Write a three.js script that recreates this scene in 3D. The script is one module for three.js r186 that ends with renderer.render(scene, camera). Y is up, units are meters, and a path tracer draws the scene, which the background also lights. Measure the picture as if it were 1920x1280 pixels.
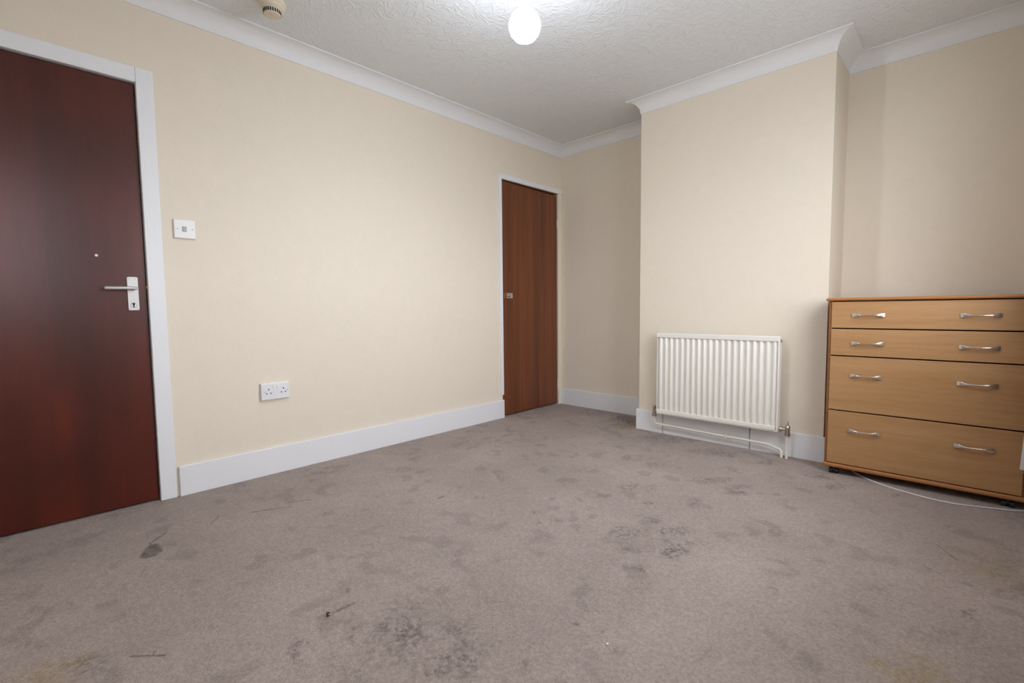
import * as THREE from 'three';
import { RoundedBoxGeometry } from 'three/addons/geometries/RoundedBoxGeometry.js';
import { mergeGeometries, toCreasedNormals } from 'three/addons/utils/BufferGeometryUtils.js';
import { RectAreaLightUniformsLib } from 'three/addons/lights/RectAreaLightUniformsLib.js';

// ------------------------------------------------------------ camera, sky, daylight, exposure
const scene = new THREE.Scene();
const renderer = new THREE.WebGLRenderer({ antialias: true });
renderer.toneMapping = THREE.LinearToneMapping;
renderer.toneMappingExposure = 0.7;
renderer.shadowMap.enabled = true;

const RAD = Math.PI / 180;
const EYE = new THREE.Vector3(2.8302, 0.9207, 3.6293);
const camera = new THREE.PerspectiveCamera(2 * Math.atan(640 / 887.17) / RAD, 1.5, 0.05, 200);
{
  const yaw = 43.92 * RAD, pitch = 3.897 * RAD, roll = -0.5946 * RAD;
  const f = new THREE.Vector3(-Math.sin(yaw) * Math.cos(pitch), -Math.sin(pitch), -Math.cos(yaw) * Math.cos(pitch));
  const r0 = new THREE.Vector3(Math.cos(yaw), 0, -Math.sin(yaw)), u0 = new THREE.Vector3().crossVectors(r0, f);
  const r = r0.clone().multiplyScalar(Math.cos(roll)).addScaledVector(u0, Math.sin(roll));
  const u = u0.clone().multiplyScalar(Math.cos(roll)).addScaledVector(r0, -Math.sin(roll));
  camera.position.copy(EYE);
  camera.quaternion.setFromRotationMatrix(new THREE.Matrix4().makeBasis(r, u, f.clone().negate()));
}
scene.add(camera);

// overcast sky, seen and let in through the two windows of the right-hand wall
scene.background = new THREE.Color().setRGB(0.91, 0.955, 1.03);
scene.backgroundIntensity = 9.5;

// room, in metres: left wall x = 0, back wall z = 0, floor y = 0
const RX = 3.10, RZ = 4.35, H = 2.4255, HC = 2.3423, COVE = 0.083;
const C1 = 1.046, C2 = 2.245, CZ = 0.3815;          // chimney breast
const BT = 0.0177, BH = 0.152;                      // skirting board
const WINDOWS = [{ z0: 0.95, z1: 2.5, y0: 0.86, y1: 2.14, day: 4 }, { z0: 3.42, z1: 4.15, y0: 0.95, y1: 2.14, day: 1.5 }];
RectAreaLightUniformsLib.init();
for (const w of WINDOWS) {                           // daylight entering at each pane
  const l = new THREE.RectAreaLight(new THREE.Color().setRGB(0.91, 0.955, 1.03), w.day, w.z1 - w.z0 - 0.12, w.y1 - w.y0 - 0.12);
  l.name = 'window_daylight';
  l.position.set(RX + 0.12, (w.y0 + w.y1) / 2, (w.z0 + w.z1) / 2);
  l.lookAt(0, (w.y0 + w.y1) / 2 - 1.5, (w.z0 + w.z1) / 2);
  scene.add(l);
}

// ------------------------------------------------------------ helpers
let seed = 20240611;
const rnd = () => { seed = (Math.imul(seed, 1664525) + 1013904223) >>> 0; return seed / 4294967296; };
const rr = (a, b) => a + (b - a) * rnd();
const clamp = (x, a = 0, b = 1) => Math.min(b, Math.max(a, x));
const sstep = (a, b, x) => { const t = clamp((x - a) / (b - a)); return t * t * (3 - 2 * t); };
function makeNoise(n) {                              // value noise, periodic over n cells each way
  const g = new Float32Array(n * n);
  for (let i = 0; i < n * n; i++) g[i] = rnd();
  return (x, y) => {
    const xi = Math.floor(x), yi = Math.floor(y), fx = x - xi, fy = y - yi;
    const a = ((xi % n) + n) % n, b = (a + 1) % n, c = (((yi % n) + n) % n) * n, d = ((((yi + 1) % n) + n) % n) * n;
    const u = fx * fx * (3 - 2 * fx), v = fy * fy * (3 - 2 * fy);
    return (g[c + a] * (1 - u) + g[c + b] * u) * (1 - v) + (g[d + a] * (1 - u) + g[d + b] * u) * v;
  };
}
const N1 = makeNoise(64), N2 = makeNoise(128), N3 = makeNoise(256);
function tex(w, h, fill, srgb) {
  const data = new Uint8Array(w * h * 4), c = [0, 0, 0];
  for (let y = 0, i = 0; y < h; y++) for (let x = 0; x < w; x++, i += 4) {
    fill(x, y, c);
    data[i] = clamp(c[0], 0, 255); data[i + 1] = clamp(c[1], 0, 255); data[i + 2] = clamp(c[2], 0, 255); data[i + 3] = 255;
  }
  const t = new THREE.DataTexture(data, w, h);
  t.wrapS = t.wrapT = THREE.RepeatWrapping;
  t.magFilter = THREE.LinearFilter; t.minFilter = THREE.LinearMipmapLinearFilter; t.generateMipmaps = true;
  if (srgb) t.colorSpace = THREE.SRGBColorSpace;
  t.needsUpdate = true;
  return t;
}
const rep = (t, u, v) => { t.repeat.set(u, v); return t; };

const taken = {};
function numbered(name) {
  const n = taken[name] = (taken[name] ?? -1) + 1;
  return n ? name + '_' + String(n).padStart(3, '0') : name;
}
function tag(o, label, category, group, kind) {
  if (label) o.userData.label = label;
  if (category) o.userData.category = category;
  if (group) o.userData.group = group;
  if (kind) o.userData.kind = kind;
  return o;
}
function thing(name, label, category, base, group, kind) {
  const o = new THREE.Group();
  o.name = numbered(name); o.position.set(...base); scene.add(o);
  return tag(o, label, category, group, kind);
}
const whole = new THREE.Vector3();
// a part: geometry given in room coordinates, moved into its parent's frame
function part(parent, name, geo, mat, label) {
  whole.set(0, 0, 0);
  for (let p = parent; p && p !== scene; p = p.parent) whole.add(p.position);
  geo.translate(-whole.x, -whole.y, -whole.z);
  const m = new THREE.Mesh(geo, mat);
  m.name = name; m.castShadow = m.receiveShadow = true;
  if (label) m.userData.label = label;
  parent.add(m);
  return m;
}
function single(name, geo, mat, label, category, group, kind) {
  const m = part(scene, numbered(name), geo, mat);
  return tag(m, label, category, group, kind);
}
const structure = (name, geo, mat, label, category) => single(name, geo, mat, label, category, null, 'structure');
// texture coordinates in metres along the face's own plane
function metres(g) {
  if (g.index) g = g.toNonIndexed();
  if (!g.attributes.normal) g.computeVertexNormals();
  const p = g.attributes.position, uv = new Float32Array(p.count * 2), a = new THREE.Vector3(), b = new THREE.Vector3(), c = new THREE.Vector3();
  for (let i = 0; i < p.count; i += 3) {
    a.fromBufferAttribute(p, i); b.fromBufferAttribute(p, i + 1).sub(a); c.fromBufferAttribute(p, i + 2).sub(a);
    b.cross(c);
    const nx = Math.abs(b.x), ny = Math.abs(b.y), nz = Math.abs(b.z);
    for (let k = 0; k < 3; k++) {
      const x = p.getX(i + k), y = p.getY(i + k), z = p.getZ(i + k);
      const q = ny >= nx && ny >= nz ? [x, z] : nx >= nz ? [z, y] : [x, y];
      uv[(i + k) * 2] = q[0]; uv[(i + k) * 2 + 1] = q[1];
    }
  }
  g.setAttribute('uv', new THREE.BufferAttribute(uv, 2));
  return g;
}
function box(x0, x1, y0, y1, z0, z1) {
  const g = new THREE.BoxGeometry(x1 - x0, y1 - y0, z1 - z0);
  g.translate((x0 + x1) / 2, (y0 + y1) / 2, (z0 + z1) / 2);
  return metres(g);
}
function rbox(x0, x1, y0, y1, z0, z1, r = 0.003, s = 2) {
  const g = new RoundedBoxGeometry(x1 - x0, y1 - y0, z1 - z0, s, Math.min(r, (x1 - x0) / 2.01, (y1 - y0) / 2.01, (z1 - z0) / 2.01));
  g.translate((x0 + x1) / 2, (y0 + y1) / 2, (z0 + z1) / 2);
  return metres(g);
}
const merged = (list) => mergeGeometries(list.map((g) => {
  g = g.index ? g.toNonIndexed() : g;
  for (const k of Object.keys(g.attributes)) if (!['position', 'normal', 'uv'].includes(k)) g.deleteAttribute(k);
  if (!g.attributes.normal) g.computeVertexNormals();
  if (!g.attributes.uv) g = metres(g);
  return g;
}));
function cyl(x, y, z, r0, r1, h, axis = 'y', n = 24) {   // centred; r1 is the radius at the positive end
  const g = new THREE.CylinderGeometry(r1, r0, h, n);
  if (axis === 'x') g.rotateZ(-Math.PI / 2);
  if (axis === 'z') g.rotateX(Math.PI / 2);
  return g.translate(x, y, z);
}
function lathe(points, x, y, z, n = 40) {
  return toCreasedNormals(new THREE.LatheGeometry(points.map((p) => new THREE.Vector2(...p)), n).toNonIndexed(), 0.6).translate(x, y, z);
}
function tube(points, r, seg = 80, n = 10, tension = 0.5) {
  return new THREE.TubeGeometry(new THREE.CatmullRomCurve3(points.map((p) => new THREE.Vector3(...p)), false, 'centripetal', tension), seg, r, n);
}
function bentPipe(points, bend, r, n = 12) {             // straight runs joined by round bends
  const v = points.map((p) => new THREE.Vector3(...p)), path = new THREE.CurvePath();
  let from = v[0];
  for (let i = 1; i < v.length - 1; i++) {
    const d0 = v[i].clone().sub(v[i - 1]).normalize(), d1 = v[i + 1].clone().sub(v[i]).normalize();
    const a = v[i].clone().addScaledVector(d0, -bend), b = v[i].clone().addScaledVector(d1, bend);
    path.add(new THREE.LineCurve3(from, a)); path.add(new THREE.QuadraticBezierCurve3(a, v[i].clone(), b));
    from = b;
  }
  path.add(new THREE.LineCurve3(from, v[v.length - 1]));
  return new THREE.TubeGeometry(path, 120, r, n);
}

// ------------------------------------------------------------ materials
const bumpPlaster = rep(tex(512, 512, (x, y, c) => {
  const n = 0.55 * N1(x / 8, y / 8) + 0.3 * N2(x / 4, y / 4) + 0.15 * N3(x / 2, y / 2);
  c[0] = c[1] = c[2] = 255 * n;
}), 1.6, 1.6);
const wallTint = rep(tex(512, 512, (x, y, c) => {
  const n = N1(x / 8, y / 8) * 0.6 + N2(x / 4, y / 4) * 0.4, k = 252 + 3 * n;
  c[0] = k; c[1] = k; c[2] = k - 1;
}, true), 0.45, 0.45);
const M = {};
const mat = (o) => new THREE.MeshPhysicalMaterial(o);
M.wall = mat({ color: new THREE.Color().setRGB(0.83, 0.745, 0.625), map: wallTint, bumpMap: bumpPlaster, bumpScale: 0.0004, roughness: 0.75, specularIntensity: 0.5 });
// combed plaster of the ceiling: short brush strokes in every direction
M.ceiling = (() => {
  const n = 1024, h = new Float32Array(n * n);
  for (let s = 0; s < 5200; s++) {
    const cx = rnd() * n, cy = rnd() * n, a = rr(0, Math.PI) , len = rr(8, 34), w = rr(1.2, 3.4), k = rr(0.2, 1), bow = rr(-0.03, 0.03);
    for (let t = -len; t <= len; t += 0.7) for (let q = -w; q <= w; q += 0.7) {
      const px = cx + Math.cos(a) * t - Math.sin(a) * (q + bow * t * t / 4), py = cy + Math.sin(a) * t + Math.cos(a) * (q + bow * t * t / 4);
      const i = ((Math.floor(py) % n + n) % n) * n + (Math.floor(px) % n + n) % n;
      const v = k * (1 - (t / len) ** 2) * (1 - (q / w) ** 2);
      if (v > h[i]) h[i] = v;
    }
  }
  const bump = rep(tex(n, n, (x, y, c) => { c[0] = c[1] = c[2] = 255 * (0.8 * h[y * n + x] + 0.2 * N2(x / 8, y / 8)); }), 1 / 1.7, 1 / 1.7);
  return mat({ color: new THREE.Color().setRGB(0.79, 0.805, 0.81), bumpMap: bump, bumpScale: 0.0028, roughness: 0.6 });
})();
M.cove = mat({ color: new THREE.Color().setRGB(0.82, 0.82, 0.82), roughness: 0.55 });
const brushed = rep(tex(256, 256, (x, y, c) => { c[0] = c[1] = c[2] = 255 * (0.6 * N2(x / 2, y / 8) + 0.4 * N1(x / 16, y / 8)); }), 2, 2);
M.trim = mat({ color: new THREE.Color().setRGB(0.83, 0.835, 0.85), bumpMap: brushed, bumpScale: 0.0004, roughness: 0.38 });
M.creamTrim = mat({ color: new THREE.Color().setRGB(0.82, 0.75, 0.60), roughness: 0.5 });
M.radiator = mat({ color: new THREE.Color().setRGB(0.86, 0.83, 0.76), roughness: 0.32 });
M.pipePaint = mat({ color: new THREE.Color().setRGB(0.78, 0.72, 0.62), roughness: 0.4 });
M.whitePlastic = mat({ color: new THREE.Color().setRGB(0.80, 0.80, 0.82), roughness: 0.3 });
M.switchPlastic = mat({ color: new THREE.Color().setRGB(0.84, 0.83, 0.82), roughness: 0.3 });
M.greyPlastic = mat({ color: new THREE.Color().setRGB(0.42, 0.42, 0.40), roughness: 0.4 });
M.creamPlastic = mat({ color: new THREE.Color().setRGB(0.74, 0.66, 0.50), roughness: 0.4 });
M.hole = mat({ color: new THREE.Color().setRGB(0.012, 0.012, 0.013), roughness: 0.8 });
M.black = mat({ color: new THREE.Color().setRGB(0.016, 0.016, 0.018), roughness: 0.45 });
M.alu = mat({ color: new THREE.Color().setRGB(0.60, 0.59, 0.58), metalness: 0.6, roughness: 0.5 });
M.nickel = mat({ color: new THREE.Color().setRGB(0.66, 0.63, 0.60), metalness: 1, roughness: 0.22 });
M.steel = mat({ color: new THREE.Color().setRGB(0.52, 0.47, 0.42), metalness: 1, roughness: 0.35 });
M.brass = mat({ color: new THREE.Color().setRGB(0.55, 0.38, 0.16), metalness: 1, roughness: 0.4 });
M.cable = mat({ color: new THREE.Color().setRGB(0.78, 0.77, 0.78), roughness: 0.45 });
M.cloth = mat({ color: new THREE.Color().setRGB(0.78, 0.74, 0.72), roughness: 0.95, transmission: 0.25 });
M.glass = mat({ color: 0xffffff, transmission: 1, roughness: 0, ior: 1.5 });
M.leaf = mat({ color: new THREE.Color().setRGB(0.11, 0.06, 0.028), roughness: 0.8, side: THREE.DoubleSide });

// stained mahogany ply (big door): broad smoky vertical figure, fine pores
M.mahogany = (() => {
  const map = rep(tex(1024, 2048, (x, y, c) => {
    const u = x / 1024, v = y / 2048;
    const wob = 0.05 * N1(u * 3 + 7, v * 5), f = N1((u + wob) * 12, v * 1.6 + 3), g = N2((u + wob) * 34 + 5, v * 5), cloud = N1(u * 5 + 20, v * 9 + 11);
    const fine = N3(x / 3, y / 40) * 0.6 + N3(x / 1.5 + 40, y / 14) * 0.4, pore = N3(x / 1.7 + 11, y / 26 + 3) > 0.86 ? -0.10 : 0;
    const k = clamp(0.25 + 0.42 * f + 0.26 * g * cloud + 0.22 * (cloud - 0.5) + 0.22 * (fine - 0.5) + pore);
    c[0] = 50 + 50 * k; c[1] = 15 + 20 * k; c[2] = 8 + 12 * k;
  }, true), 1 / 0.85, 1 / 2.1);
  map.offset.x = -0.74;                              // the whole leaf within one repeat
  return mat({ color: 0xffffff, map, roughness: 0.31, specularIntensity: 1 });
})();
// sapele veneer (narrow door): straight ribbon stripes
M.sapele = (() => {
  const map = rep(tex(512, 2048, (x, y, c) => {
    const u = x / 512, v = y / 2048, wob = 0.02 * N1(u * 2, v * 3 + 9);
    const a = N1((u + wob) * 9 + 2, v * 1.1), b = N2((u + wob) * 40, v * 2.2 + 4), d = N3((u + wob) * 110, v * 9), p = N3(x / 1.4, y / 30);
    const heart = Math.exp(-(((u - 0.45) / 0.05) ** 2)) * 0.16;
    const k = clamp(0.12 + 0.4 * a + 0.34 * b + 0.2 * d + 0.1 * (p - 0.5) - heart);
    c[0] = 76 + 62 * k; c[1] = 36 + 38 * k; c[2] = 15 + 22 * k;
  }, true), 1 / 0.8, 1 / 2.1);
  return mat({ color: 0xffffff, map, roughness: 0.42, clearcoat: 0.2, clearcoatRoughness: 0.35 });
})();
// oak-look foil of the chest, grain lying along the drawers
const oakMap = tex(1024, 1024, (x, y, c) => {
  const u = x / 1024, v = y / 1024, wob = 0.012 * N1(u * 6, v * 5) + 0.01 * N1(u * 2 + 5, v * 3 + 2);
  const a = N2(u * 2, (v + wob) * 26), b = N3(u * 5 + 3, (v + wob) * 90), d = N3(u * 14, (v + wob) * 200 + 5), pore = N3(u * 30 + 9, v * 254) > 0.84 ? -0.16 : 0;
  const k = clamp(0.2 + 0.34 * a + 0.26 * b + 0.2 * d + pore);
  c[0] = 176 + 30 * k; c[1] = 130 + 34 * k; c[2] = 82 + 36 * k;
}, true);
oakMap.offset.x = -0.2;
M.oak = mat({ color: new THREE.Color().setRGB(0.8, 0.77, 0.74), map: rep(oakMap, 1, 1), roughness: 0.42 });
M.cherry = mat({ color: new THREE.Color().setRGB(0.78, 0.56, 0.38), map: oakMap, roughness: 0.4 });
M.edge = mat({ color: new THREE.Color().setRGB(0.42, 0.28, 0.19), map: oakMap, roughness: 0.5 });

// ------------------------------------------------------------ carpet
// worn marks of the carpet, in room metres: centre x z, two half axes, depth of colour
const BLOTCHES = [[1.754, 2.911, 0.164, -0.153, 0.156, 0.108, 0.16], [1.908, 2.903, 0.045, -0.042, 0.04, 0.032, 0.2], [1.713, 2.919, 0.067, -0.062, 0.038, 0.026, 0.2], [1.602, 3.023, 0.013, -0.012, 0.054, 0.028, 0.18], [1.554, 3.161, 0.013, -0.012, 0.042, 0.016, 0.22], [1.501, 3.071, 0.011, -0.011, 0.02, 0.01, 0.2], [1.451, 2.981, 0.017, -0.016, 0.021, 0.01, 0.2], [1.4, 2.933, 0.008, -0.007, 0.028, 0.014, 0.2], [1.54, 3.126, 0.013, -0.012, 0.015, 0.006, 0.2], [1.202, 3.551, 0.05, -0.046, 0.061, 0.005, 0.22], [0.635, 3.664, 0.078, -0.073, 0.059, 0.0, 0.12], [0.811, 3.595, 0.062, -0.058, 0.045, 0.002, 0.1], [0.988, 3.656, 0.055, -0.052, 0.048, 0.0, 0.1], [1.055, 3.089, 0.014, -0.013, 0.022, 0.007, 0.16], [1.265, 3.291, 0.014, -0.013, 0.014, 0.004, 0.14], [0.792, 2.874, 0.017, -0.016, 0.021, 0.008, 0.16], [0.85, 2.658, 0.016, -0.015, 0.021, 0.011, 0.2], [0.751, 2.711, 0.015, -0.013, 0.028, 0.013, 0.16], [1.137, 2.109, 0.023, -0.021, 0.019, 0.018, 0.2], [0.117, 2.928, 0.103, -0.095, 0.041, 0.011, 0.12], [0.515, 2.128, 0.139, -0.126, 0.048, 0.031, 0.1], [1.157, 2.724, 0.062, -0.058, 0.031, 0.018, 0.08], [1.36, 1.102, 0.034, -0.03, 0.026, 0.045, 0.3], [1.525, 1.113, 0.064, -0.058, 0.027, 0.052, 0.25], [1.115, 1.522, 0.018, -0.017, 0.029, 0.036, 0.25], [1.08, 1.239, 0.025, -0.022, 0.027, 0.035, 0.22], [0.788, 1.233, 0.037, -0.034, 0.032, 0.038, 0.22], [0.637, 1.228, 0.067, -0.059, 0.045, 0.049, 0.18], [1.291, 1.425, 0.09, -0.082, 0.032, 0.045, 0.1], [1.594, 1.502, 0.069, -0.062, 0.023, 0.039, 0.24], [1.696, 1.439, 0.028, -0.026, 0.024, 0.047, 0.26], [1.777, 1.61, 0.018, -0.017, 0.024, 0.045, 0.28], [1.925, 1.458, 0.031, -0.029, 0.031, 0.074, 0.26], [1.871, 1.127, 0.092, -0.084, 0.021, 0.055, 0.26], [2.007, 1.126, 0.052, -0.047, 0.025, 0.076, 0.26], [2.048, 1.213, 0.047, -0.042, 0.014, 0.042, 0.2], [1.41, 1.886, 0.015, -0.014, 0.016, 0.02, 0.28], [1.476, 1.968, 0.022, -0.02, 0.019, 0.023, 0.2], [1.447, 2.057, 0.021, -0.02, 0.015, 0.017, 0.24], [1.584, 2.056, 0.017, -0.016, 0.016, 0.02, 0.24], [1.531, 2.126, 0.024, -0.022, 0.013, 0.016, 0.2], [1.671, 1.941, 0.014, -0.013, 0.015, 0.023, 0.26], [1.582, 1.684, 0.046, -0.042, 0.022, 0.034, 0.18], [1.881, 1.77, 0.04, -0.037, 0.02, 0.038, 0.26], [2.0, 1.794, 0.071, -0.065, 0.017, 0.037, 0.24], [1.96, 1.831, 0.015, -0.013, 0.018, 0.036, 0.24], [1.855, 1.991, 0.041, -0.038, 0.042, 0.072, 0.2], [2.066, 1.983, 0.026, -0.024, 0.019, 0.041, 0.28], [2.021, 2.16, 0.044, -0.041, 0.017, 0.031, 0.28], [2.081, 1.9, 0.054, -0.049, 0.021, 0.047, 0.18], [1.978, 1.937, 0.138, -0.128, 0.082, 0.161, 0.08], [2.084, 2.256, 0.039, -0.036, 0.024, 0.044, 0.1], [2.306, 1.557, 0.025, -0.024, 0.008, 0.03, 0.16], [2.405, 1.978, 0.018, -0.017, 0.01, 0.038, 0.18], [2.433, 1.585, 0.033, -0.03, 0.005, 0.023, 0.14], [2.645, 1.734, 0.05, -0.047, 0.005, 0.044, 0.09], [2.627, 2.004, 0.067, -0.063, 0.006, 0.04, 0.08], [2.786, 1.917, 0.065, -0.06, 0.002, 0.045, 0.12], [2.802, 1.004, 0.022, -0.02, 0.0, 0.026, 0.24], [2.866, 1.715, 0.021, -0.019, 0.0, 0.034, 0.24], [2.903, 1.29, 0.011, -0.01, 0.0, 0.025, 0.25], [2.963, 1.215, 0.05, -0.046, -0.007, 0.175, 0.09], [2.904, 1.776, 0.066, -0.061, -0.002, 0.107, 0.1], [2.958, 1.484, 0.037, -0.034, -0.002, 0.057, 0.14], [2.036, 2.546, 0.011, -0.01, 0.011, 0.016, 0.3], [2.112, 2.522, 0.016, -0.015, 0.01, 0.016, 0.28], [2.12, 2.434, 0.013, -0.013, 0.006, 0.011, 0.18], [2.037, 2.768, 0.018, -0.018, 0.015, 0.017, 0.24], [2.188, 2.561, 0.023, -0.022, 0.01, 0.017, 0.15], [1.76, 2.675, 0.074, -0.069, 0.032, 0.03, 0.08], [1.349, 0.502, 0.166, -0.149, 0.055, 0.117, 0.26], [1.702, 0.605, 0.137, -0.123, 0.035, 0.09, 0.26], [2.01, 0.597, 0.079, -0.071, 0.018, 0.064, 0.26], [2.273, 0.629, 0.089, -0.081, 0.015, 0.078, 0.22], [2.375, 0.791, 0.071, -0.065, 0.008, 0.051, 0.22], [2.603, 0.724, 0.083, -0.076, 0.004, 0.041, 0.2], [0.822, 0.24, 0.098, -0.086, 0.117, 0.197, 0.32], [0.485, 0.191, 0.105, -0.092, 0.073, 0.106, 0.2], [0.195, 1.253, 0.151, -0.134, 0.058, 0.053, 0.12], [0.068, 2.557, 0.14, -0.126, 0.057, 0.023, 0.12], [0.134, 0.499, 0.084, -0.074, 0.056, 0.065, 0.12]];
const SCRATCHES = [[0.506, 3.32, 0.447, 3.257, 0.0038, 0.28], [0.781, 3.389, 0.712, 3.359, 0.003, 0.14], [0.485, 3.102, 0.414, 3.051, 0.0035, 0.22], [0.487, 2.938, 0.553, 2.789, 0.0037, 0.32], [0.503, 2.843, 0.471, 2.814, 0.003, 0.2], [0.493, 2.785, 0.544, 2.686, 0.0039, 0.3], [1.243, 3.473, 1.306, 3.409, 0.003, 0.38], [1.283, 3.431, 1.266, 3.424, 0.003, 0.2], [2.78, 1.231, 2.838, 1.331, 0.0037, 0.22], [2.75, 1.461, 2.796, 1.488, 0.0034, 0.18], [0.996, 2.256, 0.994, 2.221, 0.0047, 0.4], [1.466, 3.014, 1.469, 2.945, 0.0049, 0.2]];
const SCUFF = [[0.615, 3.374], [0.549, 3.348], [0.506, 3.32], [0.527, 3.289], [0.614, 3.288], [0.648, 3.317], [0.644, 3.357]];
// yellow [2.765, 2.124] [1.183, 3.63]
M.carpet = (() => {
  const W = 2048, D = 2048, LX = 3.2, LZ = 4.4, dirt = new Float32Array(W * D), warm = new Float32Array(W * D);
  const sx = W / LX, sz = D / LZ;
  const each = (x0, x1, z0, z1, f) => {
    for (let j = Math.max(0, Math.floor(z0 * sz)); j <= Math.min(D - 1, z1 * sz); j++) for (let i = Math.max(0, Math.floor(x0 * sx)); i <= Math.min(W - 1, x1 * sx); i++) f(i, j, (i + 0.5) / sx, (j + 0.5) / sz);
  };
  const grain = (x, z) => 0.3 * N2(x * 45 + z * 20, z * 75 - x * 30) + 0.4 * N3(x * 120, z * 120) + 0.3 * N3(x * 300 + 9, z * 300);
  for (const [x, z, ax, az, bx, bz, s] of BLOTCHES) {
    const det = ax * bz - az * bx, ex = (Math.abs(ax) + Math.abs(bx)) * 1.5, ez = (Math.abs(az) + Math.abs(bz)) * 1.5;
    each(x - ex, x + ex, z - ez, z + ez, (i, j, px, pz) => {
      const dx = px - x, dz = pz - z, u = (dx * bz - dz * bx) / det, v = (ax * dz - az * dx) / det;
      const r = Math.hypot(u, v) + 0.9 * (N1(px * 16 + 3, pz * 16) - 0.5) + 0.5 * (N2(px * 50, pz * 50) - 0.5), e = 1 - sstep(0.25, 1.25, r);
      if (e > 0) dirt[j * W + i] += 0.6 * s * e * clamp(4.2 * (grain(px, pz) - 0.36), 0.0, 2.0);
    });
  }
  for (const [x0, z0, x1, z1, w, s] of SCRATCHES) each(Math.min(x0, x1) - 0.03, Math.max(x0, x1) + 0.03, Math.min(z0, z1) - 0.03, Math.max(z0, z1) + 0.03, (i, j, px, pz) => {
    const l2 = (x1 - x0) ** 2 + (z1 - z0) ** 2, t = clamp(((px - x0) * (x1 - x0) + (pz - z0) * (z1 - z0)) / l2);
    const d = Math.hypot(px - x0 - t * (x1 - x0), pz - z0 - t * (z1 - z0)) + 0.003 * (N2(px * 60, pz * 60) - 0.5);
    dirt[j * W + i] += s * (1 - sstep(w * 0.5, w * 1.5, d)) * (0.6 + 0.6 * N2(px * 90, pz * 90));
  });
  each(0.45, 0.72, 3.22, 3.44, (i, j, px, pz) => {           // black scuff by the big door
    let inside = false, near = 1;
    for (let a = 0, b = SCUFF.length - 1; a < SCUFF.length; b = a++) {
      const [xa, za] = SCUFF[a], [xb, zb] = SCUFF[b];
      if (za > pz !== zb > pz && px < (xb - xa) * (pz - za) / (zb - za) + xa) inside = !inside;
      const t = clamp(((px - xa) * (xb - xa) + (pz - za) * (zb - za)) / ((xb - xa) ** 2 + (zb - za) ** 2));
      near = Math.min(near, Math.hypot(px - xa - t * (xb - xa), pz - za - t * (zb - za)));
    }
    const e = inside ? sstep(0, 0.012, near) : 0;
    dirt[j * W + i] += 0.34 * e * (0.6 + 0.7 * N2(px * 20 + pz * 60, pz * 30 - px * 50));
  });
  for (const [x, z, r, s] of [[2.765, 2.124, 0.09, 0.5], [1.183, 3.63, 0.1, 0.5], [0.96, 0.44, 0.1, 0.7], [2.95, 1.3, 0.16, 0.35]]) each(x - r * 1.5, x + r * 1.5, z - r * 1.5, z + r * 1.5, (i, j, px, pz) => {
    warm[j * W + i] += s * (1 - sstep(0.2, 1.2, Math.hypot(px - x, pz - z) / r + 0.8 * (N1(px * 20, pz * 20) - 0.5))) * clamp(2 * grain(px, pz) - 0.3);
  });
  const map = tex(W, D, (i, j, c) => {
    const x = (i + 0.5) / sx, z = (j + 0.5) / sz, q = j * W + i;
    const wear = 0.55 * N1(x * 3.1 + 2, z * 3.1) + 0.3 * N1(x * 9, z * 9 + 4) + 0.15 * N2(x * 30, z * 30);
    const track = sstep(0.56, 0.78, N1(x * 7 + z * 4, z * 11 - x * 5)) * sstep(0.45, 0.7, N1(x * 21, z * 21 + 8));
    const pile = N3(x * 160, z * 160) * 0.5 + N3(i / 1.3, j / 1.3) * 0.5, k = 0.93 + 0.12 * wear - 0.07 * track + 0.22 * (pile - 0.5);
    const m = k * (1 - Math.min(0.42, dirt[q] * 0.9)), y = warm[q];
    c[0] = 171 * m * (1 - 0.05 * y); c[1] = 157 * m * (1 - 0.09 * y); c[2] = 150 * m * (1 - 0.3 * y);
  }, true);
  rep(map, 1 / LX, 1 / LZ);
  const bump = rep(tex(1024, 1024, (x, y, c) => { c[0] = c[1] = c[2] = 255 * (0.5 * N3(x / 4, y / 4) + 0.35 * N3(x / 2 + 7, y / 2) + 0.15 * N1(x / 16, y / 16)); }), 1 / 0.6, 1 / 0.6);
  return mat({ color: 0xffffff, map, bumpMap: bump, bumpScale: 0.004, roughness: 1, specularIntensity: 0.15, sheen: 0.25, sheenColor: new THREE.Color().setRGB(0.5, 0.47, 0.46), sheenRoughness: 0.7 });
})();

// ------------------------------------------------------------ room shell
structure('floor', box(-0.16, RX + 0.3, -0.12, 0, -0.16, RZ + 0.16), M.carpet, 'worn grey-brown carpet with dark scuffs and stains', 'carpet');
structure('ceiling', box(-0.16, RX + 0.3, H, H + 0.12, -0.16, RZ + 0.16), M.ceiling, 'white ceiling with combed plaster texture', 'ceiling');
// big door: opening z 3.198..3.985; narrow door: z 0.062..0.812
const D1 = { z0: 3.1976, z1: 3.985, h: 1.985 }, D2 = { z0: 0.05, z1: 0.812, h: 1.998 };
structure('wall_left', merged([
  box(-0.16, -0.1, 0, H, -0.16, RZ + 0.16),                                // brickwork behind the two door recesses
  box(-0.1, 0, 0, H, -0.16, D2.z0), box(-0.1, 0, D2.h, H, D2.z0, D2.z1), box(-0.1, 0, 0, H, D2.z1, D1.z0 - 0.03),
  box(-0.1, 0, D1.h + 0.03, H, D1.z0 - 0.03, D1.z1 + 0.03), box(-0.1, 0, 0, H, D1.z1 + 0.03, RZ + 0.16)]), M.wall, 'long cream painted wall with the two wooden doors', 'wall');
structure('wall_back', box(0, RX, 0, H, -0.16, 0), M.wall, 'cream painted alcove wall behind the chimney breast', 'wall');
structure('wall_chimney', box(C1, C2, 0, H, 0, CZ), M.wall, 'cream chimney breast with the radiator on its front', 'wall');
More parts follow.
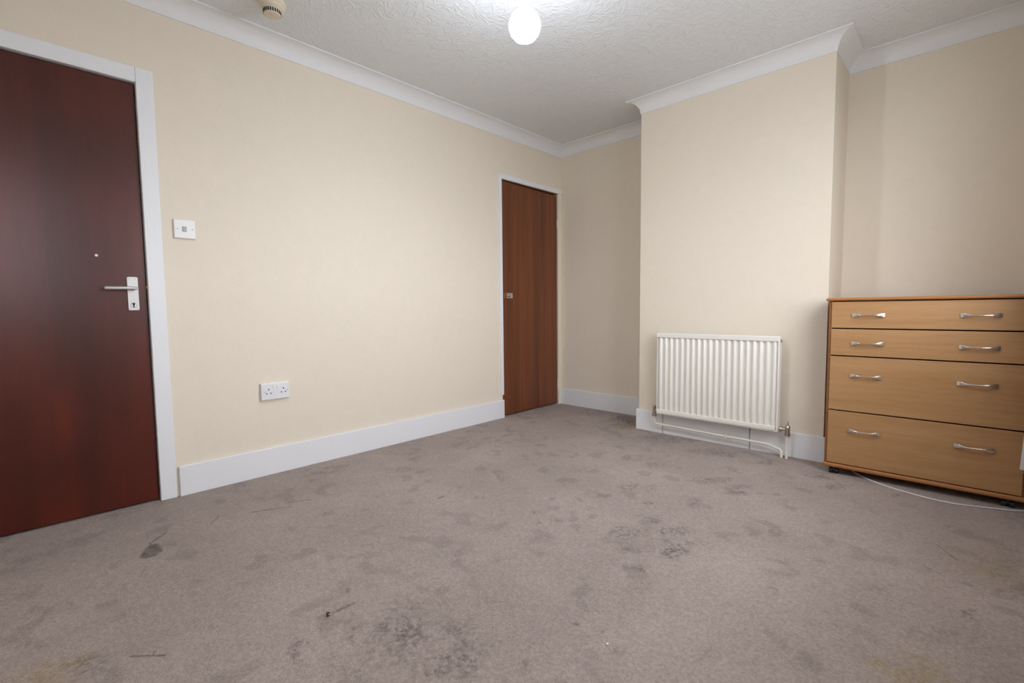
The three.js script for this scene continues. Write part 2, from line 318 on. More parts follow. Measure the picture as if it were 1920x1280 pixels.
structure('wall_front', box(-0.16, RX + 0.3, 0, H, RZ, RZ + 0.16), M.wall, 'cream wall facing the chimney breast', 'wall');
{
  const list = [box(RX, RX + 0.3, 0, H, -0.16, WINDOWS[0].z0), box(RX, RX + 0.3, 0, H, WINDOWS[0].z1, WINDOWS[1].z0), box(RX, RX + 0.3, 0, H, WINDOWS[1].z1, RZ)];
  for (const w of WINDOWS) list.push(box(RX, RX + 0.3, 0, w.y0, w.z0, w.z1), box(RX, RX + 0.3, w.y1, H, w.z0, w.z1));
  structure('wall_right', merged(list), M.wall, 'cream window wall on the right with two windows', 'wall');
}
WINDOWS.forEach((w, i) => {
  const x = RX + 0.16, t = 0.055, mid = (w.z0 + w.z1) / 2;
  const o = thing('window_' + (i + 1), i ? 'white framed window near the big red-brown door side' : 'white framed window beside the chest of drawers', 'window', [RX, w.y0, mid], null, 'structure');
  for (const g of [rbox(x, x + 0.06, w.y0, w.y0 + t, w.z0, w.z1), rbox(x, x + 0.06, w.y1 - t, w.y1, w.z0, w.z1), rbox(x, x + 0.06, w.y0 + t, w.y1 - t, w.z0, w.z0 + t), rbox(x, x + 0.06, w.y0 + t, w.y1 - t, w.z1 - t, w.z1)]) part(o, 'window_frame', g, M.trim);
  part(o, 'mullion', rbox(x, x + 0.06, w.y0 + t, w.y1 - t, mid - 0.03, mid + 0.03), M.trim);
  for (const [a, b] of [[w.z0 + t, mid - 0.03], [mid + 0.03, w.z1 - t]]) {
    const g = new THREE.PlaneGeometry(b - a, w.y1 - w.y0 - 2 * t).rotateY(-Math.PI / 2).translate(x + 0.03, (w.y0 + w.y1) / 2, (a + b) / 2);
    part(o, 'pane', g, M.glass);
  }
  part(o, 'window_sill', rbox(RX - 0.05, x, w.y0 - 0.002, w.y0 + 0.025, w.z0 - 0.0, w.z1 + 0.0, 0.006), M.trim);
});
structure('ground', new THREE.PlaneGeometry(120, 120).rotateX(-Math.PI / 2).translate(40, -3, 2), mat({ color: new THREE.Color().setRGB(0.16, 0.16, 0.15), roughness: 1 }), 'grey street far below the windows', 'ground');

// coving: hollow quarter round with a thin lip, mitred at every corner of the room
{
  const path = [[0, RZ], [0, 0], [C1, 0], [C1, CZ], [C2, CZ], [C2, 0], [RX, 0], [RX, RZ]], n = path.length;
  const lip = 0.007, prof = [[0, HC - 0.004], [0.005, HC - 0.004], [0.005, HC]];
  const r = COVE - 0.012;
  for (let k = 1; k <= 14; k++) { const a = k / 14 * Math.PI / 2; prof.push([0.005 + r * (1 - Math.cos(a)), HC + (H - lip - HC) * Math.sin(a)]); }
  prof.push([COVE, H - lip], [COVE, H]);
  const nrm = (i) => { const a = path[i % n], b = path[(i + 1) % n], l = Math.hypot(b[0] - a[0], b[1] - a[1]); return [-(b[1] - a[1]) / l, (b[0] - a[0]) / l]; };
  const where = ['above the two wooden doors', 'over the left alcove beside the narrow door', 'on the short left side of the chimney breast', 'along the front of the chimney breast', 'on the short right side of the chimney breast', 'over the alcove above the chest of drawers', 'above the windows', 'above the wall facing the chimney breast'];
  for (let i = 0; i < n; i++) {
    const n0 = nrm(i + n - 1), n1 = nrm(i), n2 = nrm(i + 1), A = path[i], B = path[(i + 1) % n], pos = [];
    const at = (c, m, [o, y]) => [c[0] + o * (m[0] + n1[0]), y, c[1] + o * (m[1] + n1[1])];
    for (let k = 0; k < prof.length - 1; k++) {
      const a = at(A, n0, prof[k]), b = at(B, n2, prof[k]), c = at(B, n2, prof[k + 1]), d = at(A, n0, prof[k + 1]);
      pos.push(...a, ...c, ...b, ...a, ...d, ...c);
    }
    let g = new THREE.BufferGeometry();
    g.setAttribute('position', new THREE.Float32BufferAttribute(pos, 3));
    g.computeVertexNormals();
    g = toCreasedNormals(g, 0.35);
    structure('trim_' + (i + 1), metres(g), M.cove, 'white hollow coving ' + where[i], 'coving');
  }
}

// skirting boards
function skirting(parent, x0, x1, z0, z1, h = BH) {
  return part(parent, 'board', rbox(x0, x1, -0.002, h, z0, z1, 0.004), M.trim);
}
{
  const b = (name, label, base) => thing(name, label, 'baseboard', base, null, 'structure');
  skirting(b('baseboard_left', 'long white skirting board under the double socket', [0, 0, 1.9]), 0, BT, 0.806, 3.118);
  skirting(b('baseboard_back', 'white skirting board in the alcove beside the narrow door', [0.5, 0, 0]), 0.004, C1, 0, BT);
  skirting(b('baseboard_side', 'white skirting board on the left return of the chimney breast', [C1, 0, 0.2]), C1 - BT, C1, BT, CZ);
  const f = b('baseboard_chimney', 'white skirting in three pieces under the radiator', [1.65, 0, CZ]);
  skirting(f, C1 - BT, 1.243, CZ, CZ + BT); skirting(f, 1.2465, 1.842, CZ, CZ + BT - 0.001, BH - 0.002); skirting(f, 1.846, C2 + BT, CZ, CZ + BT);
  skirting(b('baseboard_alcove', 'white skirting board behind the chest of drawers', [2.7, 0, 0]), C2 + BT, RX, 0, BT);
  skirting(b('baseboard_right', 'white skirting board under the windows', [RX, 0, 2.2]), RX - BT, RX, BT, RZ);
  skirting(b('baseboard_front', 'white skirting board on the wall facing the chimney breast', [1.5, 0, RZ]), 0, RX - BT, RZ - BT, RZ);
}

// ------------------------------------------------------------ big red-brown door with its frame
{
  const f = thing('trim_9', 'white painted door surround around the big red-brown door', 'door frame', [0, 0, 3.6], null, 'structure');
  const w = 0.067, x = BT;
  part(f, 'architrave_post', rbox(-0.001, x, 0, D1.h + w + 0.002, D1.z0 - w, D1.z0, 0.004), M.trim);
  part(f, 'architrave_post', rbox(-0.001, x, 0, D1.h + w + 0.002, D1.z1, D1.z1 + w, 0.004), M.trim);
  part(f, 'architrave_head', rbox(-0.001, x - 0.0005, D1.h, D1.h + w + 0.002, D1.z0, D1.z1, 0.004), M.trim);
  // lining and stop behind the leaf
  part(f, 'lining', merged([box(-0.1, 0, 0, D1.h + 0.03, D1.z0 - 0.03, D1.z0), box(-0.1, 0, 0, D1.h + 0.03, D1.z1, D1.z1 + 0.03), box(-0.1, 0, D1.h, D1.h + 0.03, D1.z0, D1.z1)]), M.trim);
  const keep = part(f, 'strike_plate', rbox(-0.022, 0.0005, 0.972, 1.068, D1.z0 - 0.0005, D1.z0 + 0.0015, 0.0005), M.brass, 'brass latch plate in the frame');
  part(keep, 'latch_bolt', rbox(-0.014, -0.004, 1.036, 1.05, D1.z0, D1.z0 + 0.004, 0.001), M.brass);

  const d = thing('door_1', 'big red-brown mahogany door with silver lever handle', 'door', [0, 0, 3.6], null, 'structure');
  const fx = -0.004;                                                        // face of the leaf
  part(d, 'leaf', rbox(fx - 0.04, fx, 0.008, D1.h - 0.004, D1.z0 + 0.004, D1.z1 - 0.003, 0.003), M.mahogany);
  part(d, 'edge_strip', rbox(fx - 0.039, fx + 0.0006, 0.01, D1.h - 0.006, D1.z0 + 0.0045, D1.z0 + 0.013, 0.002), M.mahogany);
  // lever handle on a back plate
  const hz = 3.253, hy = 1.012;
  const plateShape = new THREE.Shape(), pw = 0.0195, ph = 0.077, pr = 0.007;
  plateShape.moveTo(-pw + pr, -ph); plateShape.lineTo(pw - pr, -ph); plateShape.quadraticCurveTo(pw, -ph, pw, -ph + pr); plateShape.lineTo(pw, ph - pr); plateShape.quadraticCurveTo(pw, ph, pw - pr, ph);
  plateShape.lineTo(-pw + pr, ph); plateShape.quadraticCurveTo(-pw, ph, -pw, ph - pr); plateShape.lineTo(-pw, -ph + pr); plateShape.quadraticCurveTo(-pw, -ph, -pw + pr, -ph);
  const pg = new THREE.ExtrudeGeometry(plateShape, { depth: 0.004, bevelEnabled: true, bevelSize: 0.0012, bevelThickness: 0.0012, bevelSegments: 2 }).rotateY(Math.PI / 2).translate(fx + 0.001, hy, hz);
  const handle = part(d, 'handle', pg, M.alu, 'silver back plate with lever');
  const px = fx + 0.006;
  part(handle, 'lever', merged([cyl(px + 0.012, 1.036, hz, 0.0095, 0.008, 0.026, 'x', 20).toNonIndexed(),
    tube([[px + 0.024, 1.036, hz - 0.007], [px + 0.031, 1.0362, hz + 0.006], [px + 0.034, 1.0365, hz + 0.03], [px + 0.035, 1.036, hz + 0.065], [px + 0.034, 1.0355, hz + 0.1]], 0.0075, 40, 14),
    new THREE.SphereGeometry(0.0075, 14, 10).translate(px + 0.034, 1.0355, hz + 0.1), new THREE.SphereGeometry(0.0078, 14, 10).translate(px + 0.024, 1.036, hz - 0.007)]), M.alu);
  part(handle, 'keyhole', merged([cyl(px + 0.0006, 0.964, hz, 0.0048, 0.0048, 0.0022, 'x', 20), box(px - 0.0005, px + 0.0017, 0.948, 0.964, hz - 0.0022, hz + 0.0022)]), M.hole);
  part(handle, 'keyhole_ring', new THREE.TorusGeometry(0.0115, 0.0012, 8, 28).rotateY(Math.PI / 2).translate(px + 0.0002, 0.958, hz), M.steel);
  for (const [dy, dz] of [[0.069, -0.0115], [0.069, 0.0115], [-0.069, -0.0115], [-0.069, 0.0115]]) part(handle, 'screw', cyl(px + 0.0004, hy + dy, hz + dz, 0.0034, 0.003, 0.002, 'x', 14), M.steel);
  part(d, 'filler_spot', cyl(fx + 0.0005, 1.182, 3.374, 0.006, 0.0055, 0.0016, 'x', 14), M.whitePlastic, 'small pale plug in the door face');
}

// ------------------------------------------------------------ narrow cupboard door in the corner
{
  const f = thing('trim_10', 'thin white frame around the narrow brown door', 'door frame', [0, 0, 0.43], null, 'structure');
  part(f, 'architrave_post', rbox(-0.001, 0.014, 0.196, D2.h + 0.042, D2.z1 - 0.006, D2.z1 + 0.026, 0.003), M.trim);
  part(f, 'architrave_head', rbox(-0.001, 0.013, D2.h, D2.h + 0.042, 0.001, D2.z1 - 0.006, 0.003), M.trim);
  part(f, 'corner_post', rbox(-0.004, 0.006, 0, D2.h, 0.001, D2.z0 + 0.003, 0.003), M.creamTrim, 'cream painted post in the room corner');
  part(f, 'lining', merged([box(-0.1, 0, 0, D2.h, D2.z1 - 0.006, D2.z1), box(-0.1, -0.001, D2.h - 0.004, D2.h, D2.z0, D2.z1 - 0.006)]), M.edge, 'brown inner lining');
  const d = thing('door_2', 'narrow brown sapele cupboard door in the corner', 'door', [0, 0, 0.43], null, 'structure');
  const fx = -0.008;
  const leaf = rbox(fx - 0.035, fx, 0.012, D2.h - 0.008, D2.z0 + 0.006, D2.z1 - 0.01, 0.002), lp = leaf.attributes.position;
  for (let i = 0; i < lp.count; i++) if (lp.getY(i) > 1.5) lp.setY(i, lp.getY(i) - 0.012 * clamp((0.6 - lp.getZ(i)) / 0.55));   // the top edge was planed to a slope
  part(d, 'leaf', leaf, M.sapele);
  const l = part(d, 'latch', rbox(fx, fx + 0.006, 1.014, 1.06, 0.678, 0.752, 0.001), M.nickel, 'square silver latch plate');
  part(l, 'latch_rim', merged([box(fx + 0.006, fx + 0.009, 1.014, 1.06, 0.748, 0.752), box(fx + 0.006, fx + 0.008, 1.014, 1.017, 0.678, 0.748), box(fx + 0.006, fx + 0.008, 1.057, 1.06, 0.678, 0.748), box(fx + 0.006, fx + 0.008, 1.017, 1.057, 0.678, 0.682)]), M.nickel);
  part(l, 'thumb_turn', rbox(fx + 0.006, fx + 0.02, 1.033, 1.041, 0.705, 0.74, 0.003), M.nickel);
  part(l, 'key_slot', rbox(fx + 0.005, fx + 0.0068, 1.025, 1.031, 0.712, 0.734, 0.001), M.hole);
  part(d, 'keeper', rbox(fx, fx + 0.008, 1.012, 1.062, 0.757, 0.784, 0.002), M.edge, 'dark brown keeper beside the latch');
  for (const y of [1.72, 0.2]) part(d, 'hinge', merged([cyl(fx + 0.004, y, D2.z0 + 0.004, 0.006, 0.006, 0.075, 'y', 12), cyl(fx + 0.004, y + 0.04, D2.z0 + 0.004, 0.004, 0.003, 0.006, 'y', 12)]), M.creamTrim, 'paint-covered hinge knuckle');
}

// ------------------------------------------------------------ light switch and double socket
function wallPlate(z0, z1, y0, y1, t) {                                     // plate with sloping edges, standing on the wall x = 0
  const s = 0.005, shape = new THREE.Shape([[-1, -1], [1, -1], [1, 1], [-1, 1]].map(([a, b]) => new THREE.Vector2(a * ((z1 - z0) / 2 - s), b * ((y1 - y0) / 2 - s))));
  return new THREE.ExtrudeGeometry(shape, { depth: t - 0.006, bevelEnabled: true, bevelSize: s, bevelThickness: 0.003, bevelSegments: 3 }).rotateY(Math.PI / 2).translate(0.003, (y0 + y1) / 2, (z0 + z1) / 2);
}
{
  const s = thing('light_switch', 'square white light switch beside the big door frame', 'switch', [0, 1.29, 3.036]);
  part(s, 'plate', wallPlate(2.991, 3.081, 1.288, 1.38, 0.012), M.switchPlastic);
  part(s, 'rocker', rbox(0.010, 0.0165, 1.3215, 1.3465, 3.028, 3.046, 0.0015), M.greyPlastic, 'grey rocker');
  for (const [z, m] of [[3.066, M.greyPlastic], [3.004, M.greyPlastic]]) part(s, 'screw', cyl(0.0122, 1.334, z, 0.003, 0.003, 0.0012, 'x', 14), m);
  const d = thing('double_socket', 'white double wall socket above the skirting board', 'socket', [0, 0.43, 2.646]);
  part(d, 'back_box', rbox(0, 0.011, 0.43, 0.516, 2.573, 2.719, 0.003), M.whitePlastic);
  part(d, 'plate', wallPlate(2.570, 2.722, 0.426, 0.52, 0.02), M.whitePlastic);
  for (const z of [2.6335, 2.6535]) part(d, 'rocker', rbox(0.018, 0.0235, 0.484, 0.506, z - 0.0065, z + 0.0065, 0.002), M.switchPlastic);
  for (const z of [2.683, 2.604]) {
    part(d, 'earth_slot', rbox(0.0185, 0.0204, 0.481, 0.489, z - 0.0026, z + 0.0026, 0.0005), M.hole);
    for (const k of [-0.011, 0.011]) part(d, 'pin_slot', rbox(0.0185, 0.0204, 0.4605, 0.4655, z + k - 0.0038, z + k + 0.0038, 0.0005), M.hole);
  }
  for (const z of [2.7045, 2.583]) part(d, 'screw', cyl(0.0202, 0.473, z, 0.003, 0.003, 0.0012, 'x', 14), M.greyPlastic);
}

// ------------------------------------------------------------ radiator with its valves and pipes
{
  const x0 = 1.233, x1 = 2.022, y0 = 0.158, y1 = 0.741, zb = 0.428, zf = 0.478;
  const r = thing('radiator', 'cream white panel radiator on the chimney breast', 'radiator', [(x0 + x1) / 2, 0, CZ]);
  // fluted front sheet
  const ribs = 20, pitch = (x1 - x0 - 0.016) / ribs, outline = [];
  for (let k = 0; k < ribs; k++) {
    const a = x0 + 0.008 + k * pitch;
    for (const [t, z] of [[0, 0], [0.16, 0.001], [0.3, 0.009], [0.42, 0.0125], [0.58, 0.0125], [0.7, 0.009], [0.84, 0.001]]) outline.push([a + t * pitch, zf - 0.013 + z]);
  }
  outline.push([x1 - 0.008, zf - 0.013]);
  const pos = [], ya = y0 + 0.03, yb = y1 - 0.034;
  for (let k = 0; k < outline.length - 1; k++) {
    const [xa, za] = outline[k], [xb, zz] = outline[k + 1];
    pos.push(xa, ya, za, xb, ya, zz, xb, yb, zz, xa, ya, za, xb, yb, zz, xa, yb, za);
    const q = zf - 0.013;                                                   // flutes close towards the flat bands
    pos.push(xa, ya - 0.012, q, xb, ya - 0.012, q, xb, ya, zz, xa, ya - 0.012, q, xb, ya, zz, xa, ya, za);
    pos.push(xa, yb, za, xb, yb, zz, xb, yb + 0.012, q, xa, yb, za, xb, yb + 0.012, q, xa, yb + 0.012, q);
  }
  let g = new THREE.BufferGeometry();
  g.setAttribute('position', new THREE.Float32BufferAttribute(pos, 3)); g.computeVertexNormals();
  part(r, 'fluted_panel', toCreasedNormals(g, 0.7), M.radiator);
  part(r, 'top_band', rbox(x0, x1, y1 - 0.033, y1, zf - 0.022, zf + 0.002, 0.006, 3), M.radiator);
  part(r, 'bottom_band', merged([rbox(x0 + 0.003, x1 - 0.012, y0 + 0.007, y0 + 0.034, zf - 0.018, zf + 0.001, 0.004), rbox(x0, x1, y0, y0 + 0.009, zf - 0.022, zf - 0.003, 0.003)]), M.radiator);
  const grille = [];
  for (let k = 0; k < 26; k++) grille.push(box(x0 + 0.02 + k * 0.0295, x0 + 0.034 + k * 0.0295, y1 - 0.004, y1 - 0.001, zb + 0.004, zf - 0.02));
  grille.push(box(x0, x1, y1 - 0.006, y1 - 0.001, zb - 0.004, zb + 0.004));
  part(r, 'top_grille', merged(grille), M.radiator);
  part(r, 'side_panel', rbox(x0, x0 + 0.006, y0, y1 - 0.002, zb - 0.004, zf - 0.004, 0.002), M.radiator);
  part(r, 'side_panel', rbox(x1 - 0.008, x1 + 0.002, y0 + 0.01, y1 - 0.001, zb - 0.004, zf - 0.001, 0.004), M.radiator);
  part(r, 'back_sheet', box(x0 + 0.006, x1 - 0.008, y0 + 0.004, y1 - 0.01, zb, zb + 0.004), M.radiator);
  part(r, 'air_vent', cyl(x1 + 0.005, y1 - 0.028, zb + 0.022, 0.0085, 0.007, 0.008, 'x', 16), M.steel, 'dark metal bleed plug');
  for (const bx of [1.36, 1.9]) part(r, 'bracket', box(bx, bx + 0.03, 0.25, 0.62, CZ, zb), M.radiator);
  // right valve
  const vz = 0.445, vx = 2.071;
  const v = part(r, 'valve', merged([cyl(vx, 0.17, vz, 0.0135, 0.0135, 0.042, 'y', 18), cyl(vx, 0.145, vz, 0.0165, 0.0165, 0.014, 'y', 6), cyl(vx, 0.196, vz, 0.0155, 0.011, 0.012, 'y', 18), cyl(vx - 0.018, 0.175, vz, 0.009, 0.009, 0.04, 'x', 14), cyl(vx - 0.036, 0.175, vz, 0.0175, 0.0175, 0.019, 'x', 6)]), M.steel, 'bare metal radiator valve');
  part(v, 'spindle', merged([cyl(vx, 0.206, vz, 0.0075, 0.006, 0.012, 'y', 12), cyl(vx + 0.001, 0.219, vz, 0.0055, 0.0025, 0.018, 'y', 10)]), M.steel);
  // left valve
  const lx = 1.203;
  const lv = part(r, 'valve', merged([cyl(lx, 0.168, vz, 0.0125, 0.0125, 0.046, 'y', 18), cyl(lx, 0.138, vz, 0.0155, 0.0155, 0.016, 'y', 6), cyl(lx + 0.016, 0.172, vz, 0.008, 0.008, 0.03, 'x', 14), cyl(lx + 0.02, 0.172, vz, 0.0145, 0.0145, 0.013, 'x', 6)]), M.steel, 'bare metal radiator valve');
  part(lv, 'cap', merged([cyl(lx, 0.198, vz, 0.0115, 0.0125, 0.016, 'y', 18), cyl(lx, 0.211, vz, 0.0115, 0.007, 0.010, 'y', 18)]), M.steel);
  part(r, 'supply_pipe', bentPipe([[vx, 0.145, vz], [vx, 0.06, vz + 0.002], [vx + 0.001, 0, vz + 0.012]], 0.02, 0.0078), M.pipePaint, 'cream painted vertical pipe');
  part(r, 'return_pipe', bentPipe([[lx, 0.136, vz], [lx, 0.074, vz - 0.01], [1.30, 0.0725, vz - 0.014], [1.66, 0.066, vz - 0.014], [1.952, 0.066, vz - 0.01], [2.044, 0.045, vz], [2.044, 0, vz + 0.012]], 0.022, 0.0078), M.pipePaint, 'cream painted pipe running along the skirting board');
  part(r, 'pipe_clip', rbox(1.70, 1.712, 0.054, 0.08, CZ + BT - 0.001, vz - 0.005, 0.002), M.pipePaint);
}

// ------------------------------------------------------------ chest of drawers
{
  const x0 = 2.286, x1 = 3.05, z0 = 0.06, zf = 0.578, yb = 0.038;
  const c = thing('chest_of_drawers', 'light oak chest with four drawers and cherry-coloured edges', 'chest', [(x0 + x1) / 2, 0, z0]);
  const dx0 = x0 + 0.012, dx1 = x1 - 0.014;
  part(c, 'side_panel', box(x0, x0 + 0.016, yb + 0.022, 0.947, z0, zf - 0.004), M.edge);
  part(c, 'side_panel', box(x1 - 0.016, x1, yb + 0.022, 0.947, z0, zf - 0.004), M.edge);
  part(c, 'back_panel', box(x0 + 0.016, x1 - 0.016, yb + 0.022, 0.947, z0, z0 + 0.006), M.edge);
  part(c, 'top', rbox(x0 - 0.014, x1 + 0.012, 0.947, 0.9635, z0, zf + 0.012, 0.008, 4), M.cherry, 'cherry-coloured top board');
  part(c, 'plinth', rbox(x0 - 0.006, x1 + 0.006, yb, yb + 0.022, z0, zf + 0.006, 0.009, 4), M.cherry, 'cherry-coloured bottom board');
  // bow handle: broad flared ends, thin arched waist
  const handleShape = (() => {
    const n = 36, m = 12, pos = [], idx = [], L = 0.068;
    for (let i = 0; i <= n; i++) {
      const s = -1 + 2 * i / n, q = Math.abs(s), half = 0.0034 + 0.0066 * sstep(0.3, 1, q), depth = 0.0032 - 0.0016 * sstep(0.4, 1, q), z = 0.021 - 0.0165 * q ** 2.4;
      const slope = -0.0165 * 2.4 * q ** 1.4 * Math.sign(s) / L, l = Math.hypot(1, slope), nx = -slope / l, nz = 1 / l;
      for (let j = 0; j < m; j++) { const a = j / m * 2 * Math.PI, h = half * Math.sin(a), t = depth * Math.cos(a); pos.push(s * L + nx * t, h, z + nz * t); }
    }
    for (let i = 0; i < n; i++) for (let j = 0; j < m; j++) { const a = i * m + j, b = i * m + (j + 1) % m; idx.push(a, a + m, b, b, a + m, b + m); }
    for (const e of [0, n]) { const c0 = pos.length / 3; let q = [0, 0, 0]; for (let j = 0; j < m; j++) for (let k = 0; k < 3; k++) q[k] += pos[(e * m + j) * 3 + k] / m; pos.push(...q); for (let j = 0; j < m; j++) e ? idx.push(c0, e * m + j, e * m + (j + 1) % m) : idx.push(c0, (j + 1) % m, j); }
    const g = new THREE.BufferGeometry();
    g.setAttribute('position', new THREE.Float32BufferAttribute(pos, 3)); g.setIndex(idx); g.computeVertexNormals();
    return toCreasedNormals(g, 0.8);
  })();
  const foot = (s) => cyl(0.05 * s, 0, 0.006, 0.0045, 0.0035, 0.013, 'z', 12);
  const handleGeo = merged([handleShape, foot(-1), foot(1)]);
  const edges = [[0.8025, 0.942, 0.87], [0.6555, 0.7965, 0.7225], [0.3585, 0.6495, 0.55], [0.064, 0.3525, 0.254]];
  edges.forEach(([a, b, h], i) => {
    const d = part(c, 'drawer', rbox(dx0, dx1, a, b, zf - 0.018, zf, 0.0025), M.oak, ['slim top drawer', 'slim second drawer', 'deep third drawer', 'deep bottom drawer'][i]);
    part(d, 'drawer_box', merged([box(x0 + 0.02, x1 - 0.02, a + 0.012, a + 0.02, z0 + 0.03, zf - 0.018), box(x0 + 0.02, x0 + 0.03, a + 0.02, b - 0.02, z0 + 0.03, zf - 0.018), box(x1 - 0.03, x1 - 0.02, a + 0.02, b - 0.02, z0 + 0.03, zf - 0.018), box(x0 + 0.03, x1 - 0.03, a + 0.02, b - 0.02, z0 + 0.03, z0 + 0.04)]), M.edge);
    for (const x of [2.459, 2.8745]) part(d, 'handle', handleGeo.clone().translate(x, h, zf), M.nickel, 'brushed metal bow handle');
  });
  for (const [x, z] of [[x0 + 0.045, zf - 0.025], [x1 - 0.055, zf - 0.025], [x0 + 0.045, z0 + 0.05], [x1 - 0.055, z0 + 0.05]]) {
    const w = part(c, 'caster', merged([cyl(x - 0.013, 0.016, z, 0.016, 0.016, 0.016, 'x', 22), cyl(x + 0.013, 0.016, z, 0.016, 0.016, 0.016, 'x', 22), cyl(x, 0.016, z, 0.006, 0.006, 0.012, 'x', 12)]), M.black, 'black twin-wheel caster');
    part(w, 'caster_housing', rbox(x - 0.006, x + 0.006, 0.016, yb, z - 0.014, z + 0.012, 0.003), M.black);
  }
}

// ------------------------------------------------------------ white cable on the carpet
single('cable', tube([[2.36, 0.0035, 0.33], [2.419, 0.0035, 0.487], [2.515, 0.0035, 0.587], [2.595, 0.0035, 0.634], [2.689, 0.0035, 0.669], [2.766, 0.0035, 0.684], [2.839, 0.0035, 0.677], [2.926, 0.0035, 0.645], [3.043, 0.0035, 0.585], [3.078, 0.0035, 0.5]], 0.0033, 160, 8), M.cable, 'thin white cable lying on the carpet before the chest', 'cable');

// ------------------------------------------------------------ curtain beside the chest
function curtain(z0, z1, label) {
  const nz = 72, ny = 40, top = 2.22, hem = 0.23, pos = [], idx = [];
  for (const back of [0, 1]) for (let j = 0; j <= ny; j++) for (let i = 0; i <= nz; i++) {
    const t = i / nz, v = j / ny, y = top + (hem - top) * v, amp = 0.010 + 0.031 * v * v * v;
    pos.push(3.054 - amp * Math.cos((t - 0.5) * Math.PI * 2 * 3.5) * (1 - 0.5 * Math.abs(t - 0.5)) + 0.004 * v * (N1(t * 9, v * 4) - 0.5) + back * 0.0015, y, z0 + (z1 - z0) * t);
  }
  const row = nz + 1, all = row * (ny + 1);
  for (const back of [0, 1]) for (let j = 0; j < ny; j++) for (let i = 0; i < nz; i++) {
    const a = back * all + j * row + i, b = a + 1, c = a + row, d = c + 1;
    back ? idx.push(a, b, c, b, d, c) : idx.push(a, c, b, b, c, d);
  }
  const g = new THREE.BufferGeometry();
  g.setAttribute('position', new THREE.Float32BufferAttribute(pos, 3)); g.setIndex(idx); g.computeVertexNormals();
  const o = thing('curtain', label, 'curtain', [3.054, hem, (z0 + z1) / 2]);
  part(o, 'cloth', g, M.cloth);
  part(o, 'curtain_pole', cyl(3.054, top + 0.012, (z0 + z1) / 2, 0.011, 0.011, z1 - z0 + 0.06, 'z', 16), M.trim);
  for (const z of [z0, z1]) part(o, 'pole_bracket', box(3.054, RX, top + 0.006, top + 0.018, z - 0.006, z + 0.006), M.trim);
}
curtain(0.66, 0.86, 'white curtain whose hem shows beside the chest of drawers');

// ------------------------------------------------------------ ceiling things
{
  const x = 0.322, z = 2.69, s = thing('smoke_alarm', 'round cream smoke alarm on the ceiling', 'smoke alarm', [x, H, z]);
  part(s, 'base', lathe([[0, 0], [0.062, 0], [0.063, -0.014], [0.058, -0.02], [0, -0.02]], x, H, z), M.creamPlastic);
  const b = part(s, 'body', lathe([[0.057, -0.019], [0.056, -0.026], [0.047, -0.036], [0.0405, -0.040], [0.039, -0.058], [0.035, -0.062], [0, -0.064]], x, H, z), M.creamPlastic);
  for (let k = 0; k < 24; k++) {
    const a = k / 24 * Math.PI * 2, g = box(-0.0031, 0.0031, -0.008, 0.008, -0.0015, 0.0015);
    part(b, 'vent_slot', g.translate(0, -0.0495, 0.0392).rotateY(a).translate(x, H, z), M.hole);
  }
  part(b, 'indicator', cyl(x + 0.012, H - 0.0642, z + 0.012, 0.0028, 0.0028, 0.0018, 'y', 12), M.greyPlastic);
}
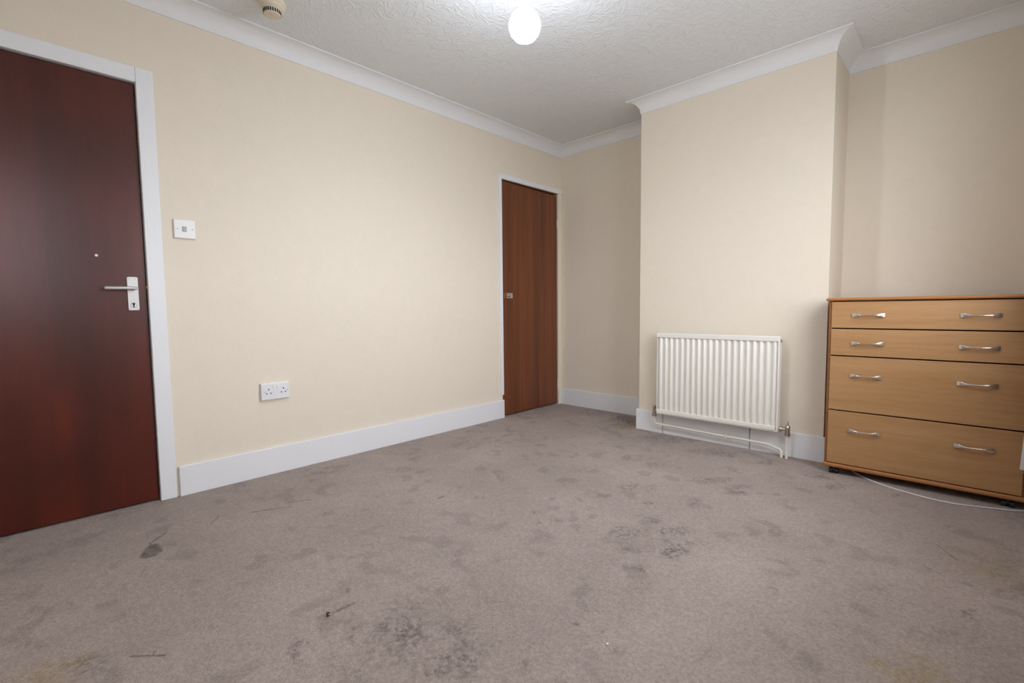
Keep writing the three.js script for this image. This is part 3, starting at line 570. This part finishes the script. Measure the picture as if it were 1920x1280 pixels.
{
  const x = 1.432, y = 2.115, z = 2.08, p = thing('pendant_bulb', 'lit bare globe bulb hanging from the ceiling', 'light bulb', [x, H, z]);
  part(p, 'ceiling_rose', lathe([[0, 0], [0.04, 0], [0.04, -0.008], [0.03, -0.022], [0.008, -0.028], [0, -0.028]], x, H, z), M.whitePlastic);
  part(p, 'flex', cyl(x, (H + y + 0.13) / 2, z, 0.0035, 0.0035, H - y - 0.13 - 0.02, 'y', 10), M.cable);
  part(p, 'lamp_holder', lathe([[0, 0.14], [0.008, 0.14], [0.010, 0.125], [0.0165, 0.12], [0.0175, 0.085], [0.0175, 0.066], [0, 0.066]], x, y, z), M.whitePlastic);
  const glow = mat({ color: new THREE.Color().setRGB(0.9, 0.92, 0.95), roughness: 0.4, emissive: new THREE.Color().setRGB(0.88, 0.96, 1.0), emissiveIntensity: 5 });
  part(p, 'globe', lathe([[0, -0.068], [0.022, -0.0645], [0.044, -0.053], [0.060, -0.034], [0.068, -0.009], [0.067, 0.013], [0.058, 0.035], [0.040, 0.053], [0.022, 0.064], [0.0165, 0.072], [0, 0.072]], x, y, z), glow, 'glowing white bulb');
  const tint = new THREE.Color().setRGB(0.88, 0.94, 1.06);
  const l = new THREE.PointLight(tint, 1.45, 0, 2);
  l.name = 'bulb_light'; l.position.set(x, y, z); l.castShadow = true; l.shadow.radius = 2.5; l.shadow.mapSize.set(2048, 2048);
  scene.add(l);
  const d = new THREE.SpotLight(tint, 2.4, 0, 1.5, 0.5, 2);                 // the bulb's opaque collar sends more light down than up
  d.name = 'bulb_light_down'; d.position.set(x, y, z); d.target.position.set(x, 0, z); d.castShadow = true; d.shadow.radius = 2.5; d.shadow.mapSize.set(2048, 2048);
  scene.add(d, d.target);
}

// ------------------------------------------------------------ litter on the carpet
{
  const pos = [], idx = [], n = 10, m = 4;
  for (let i = 0; i <= n; i++) for (let j = 0; j <= m; j++) {
    const a = i / n * 4.2, w = (j / m - 0.5) * 0.012 * Math.sin(Math.PI * clamp(i / n * 0.9 + 0.05)), r = 0.009 - 0.0035 * i / n;
    pos.push(1.473 + r * Math.cos(a), 0.006 + w + 0.001, 3.031 + r * Math.sin(a));
  }
  for (let i = 0; i < n; i++) for (let j = 0; j < m; j++) { const a = i * (m + 1) + j; idx.push(a, a + 1, a + m + 1, a + 1, a + m + 2, a + m + 1); }
  const g = new THREE.BufferGeometry();
  g.setAttribute('position', new THREE.Float32BufferAttribute(pos, 3)); g.setIndex(idx); g.computeVertexNormals();
  single('dried_leaf', g, M.leaf, 'tiny curled brown scrap of leaf on the carpet', 'leaf');
  single('crumb', new THREE.IcosahedronGeometry(0.0035, 1).scale(1, 0.6, 1.2).translate(2.153, 0.0022, 2.561), M.whitePlastic, 'tiny white crumb on the carpet', 'crumb');
}

scene.traverse((o) => { if (o.isMesh) { o.castShadow = true; o.receiveShadow = true; } });
renderer.render(scene, camera);
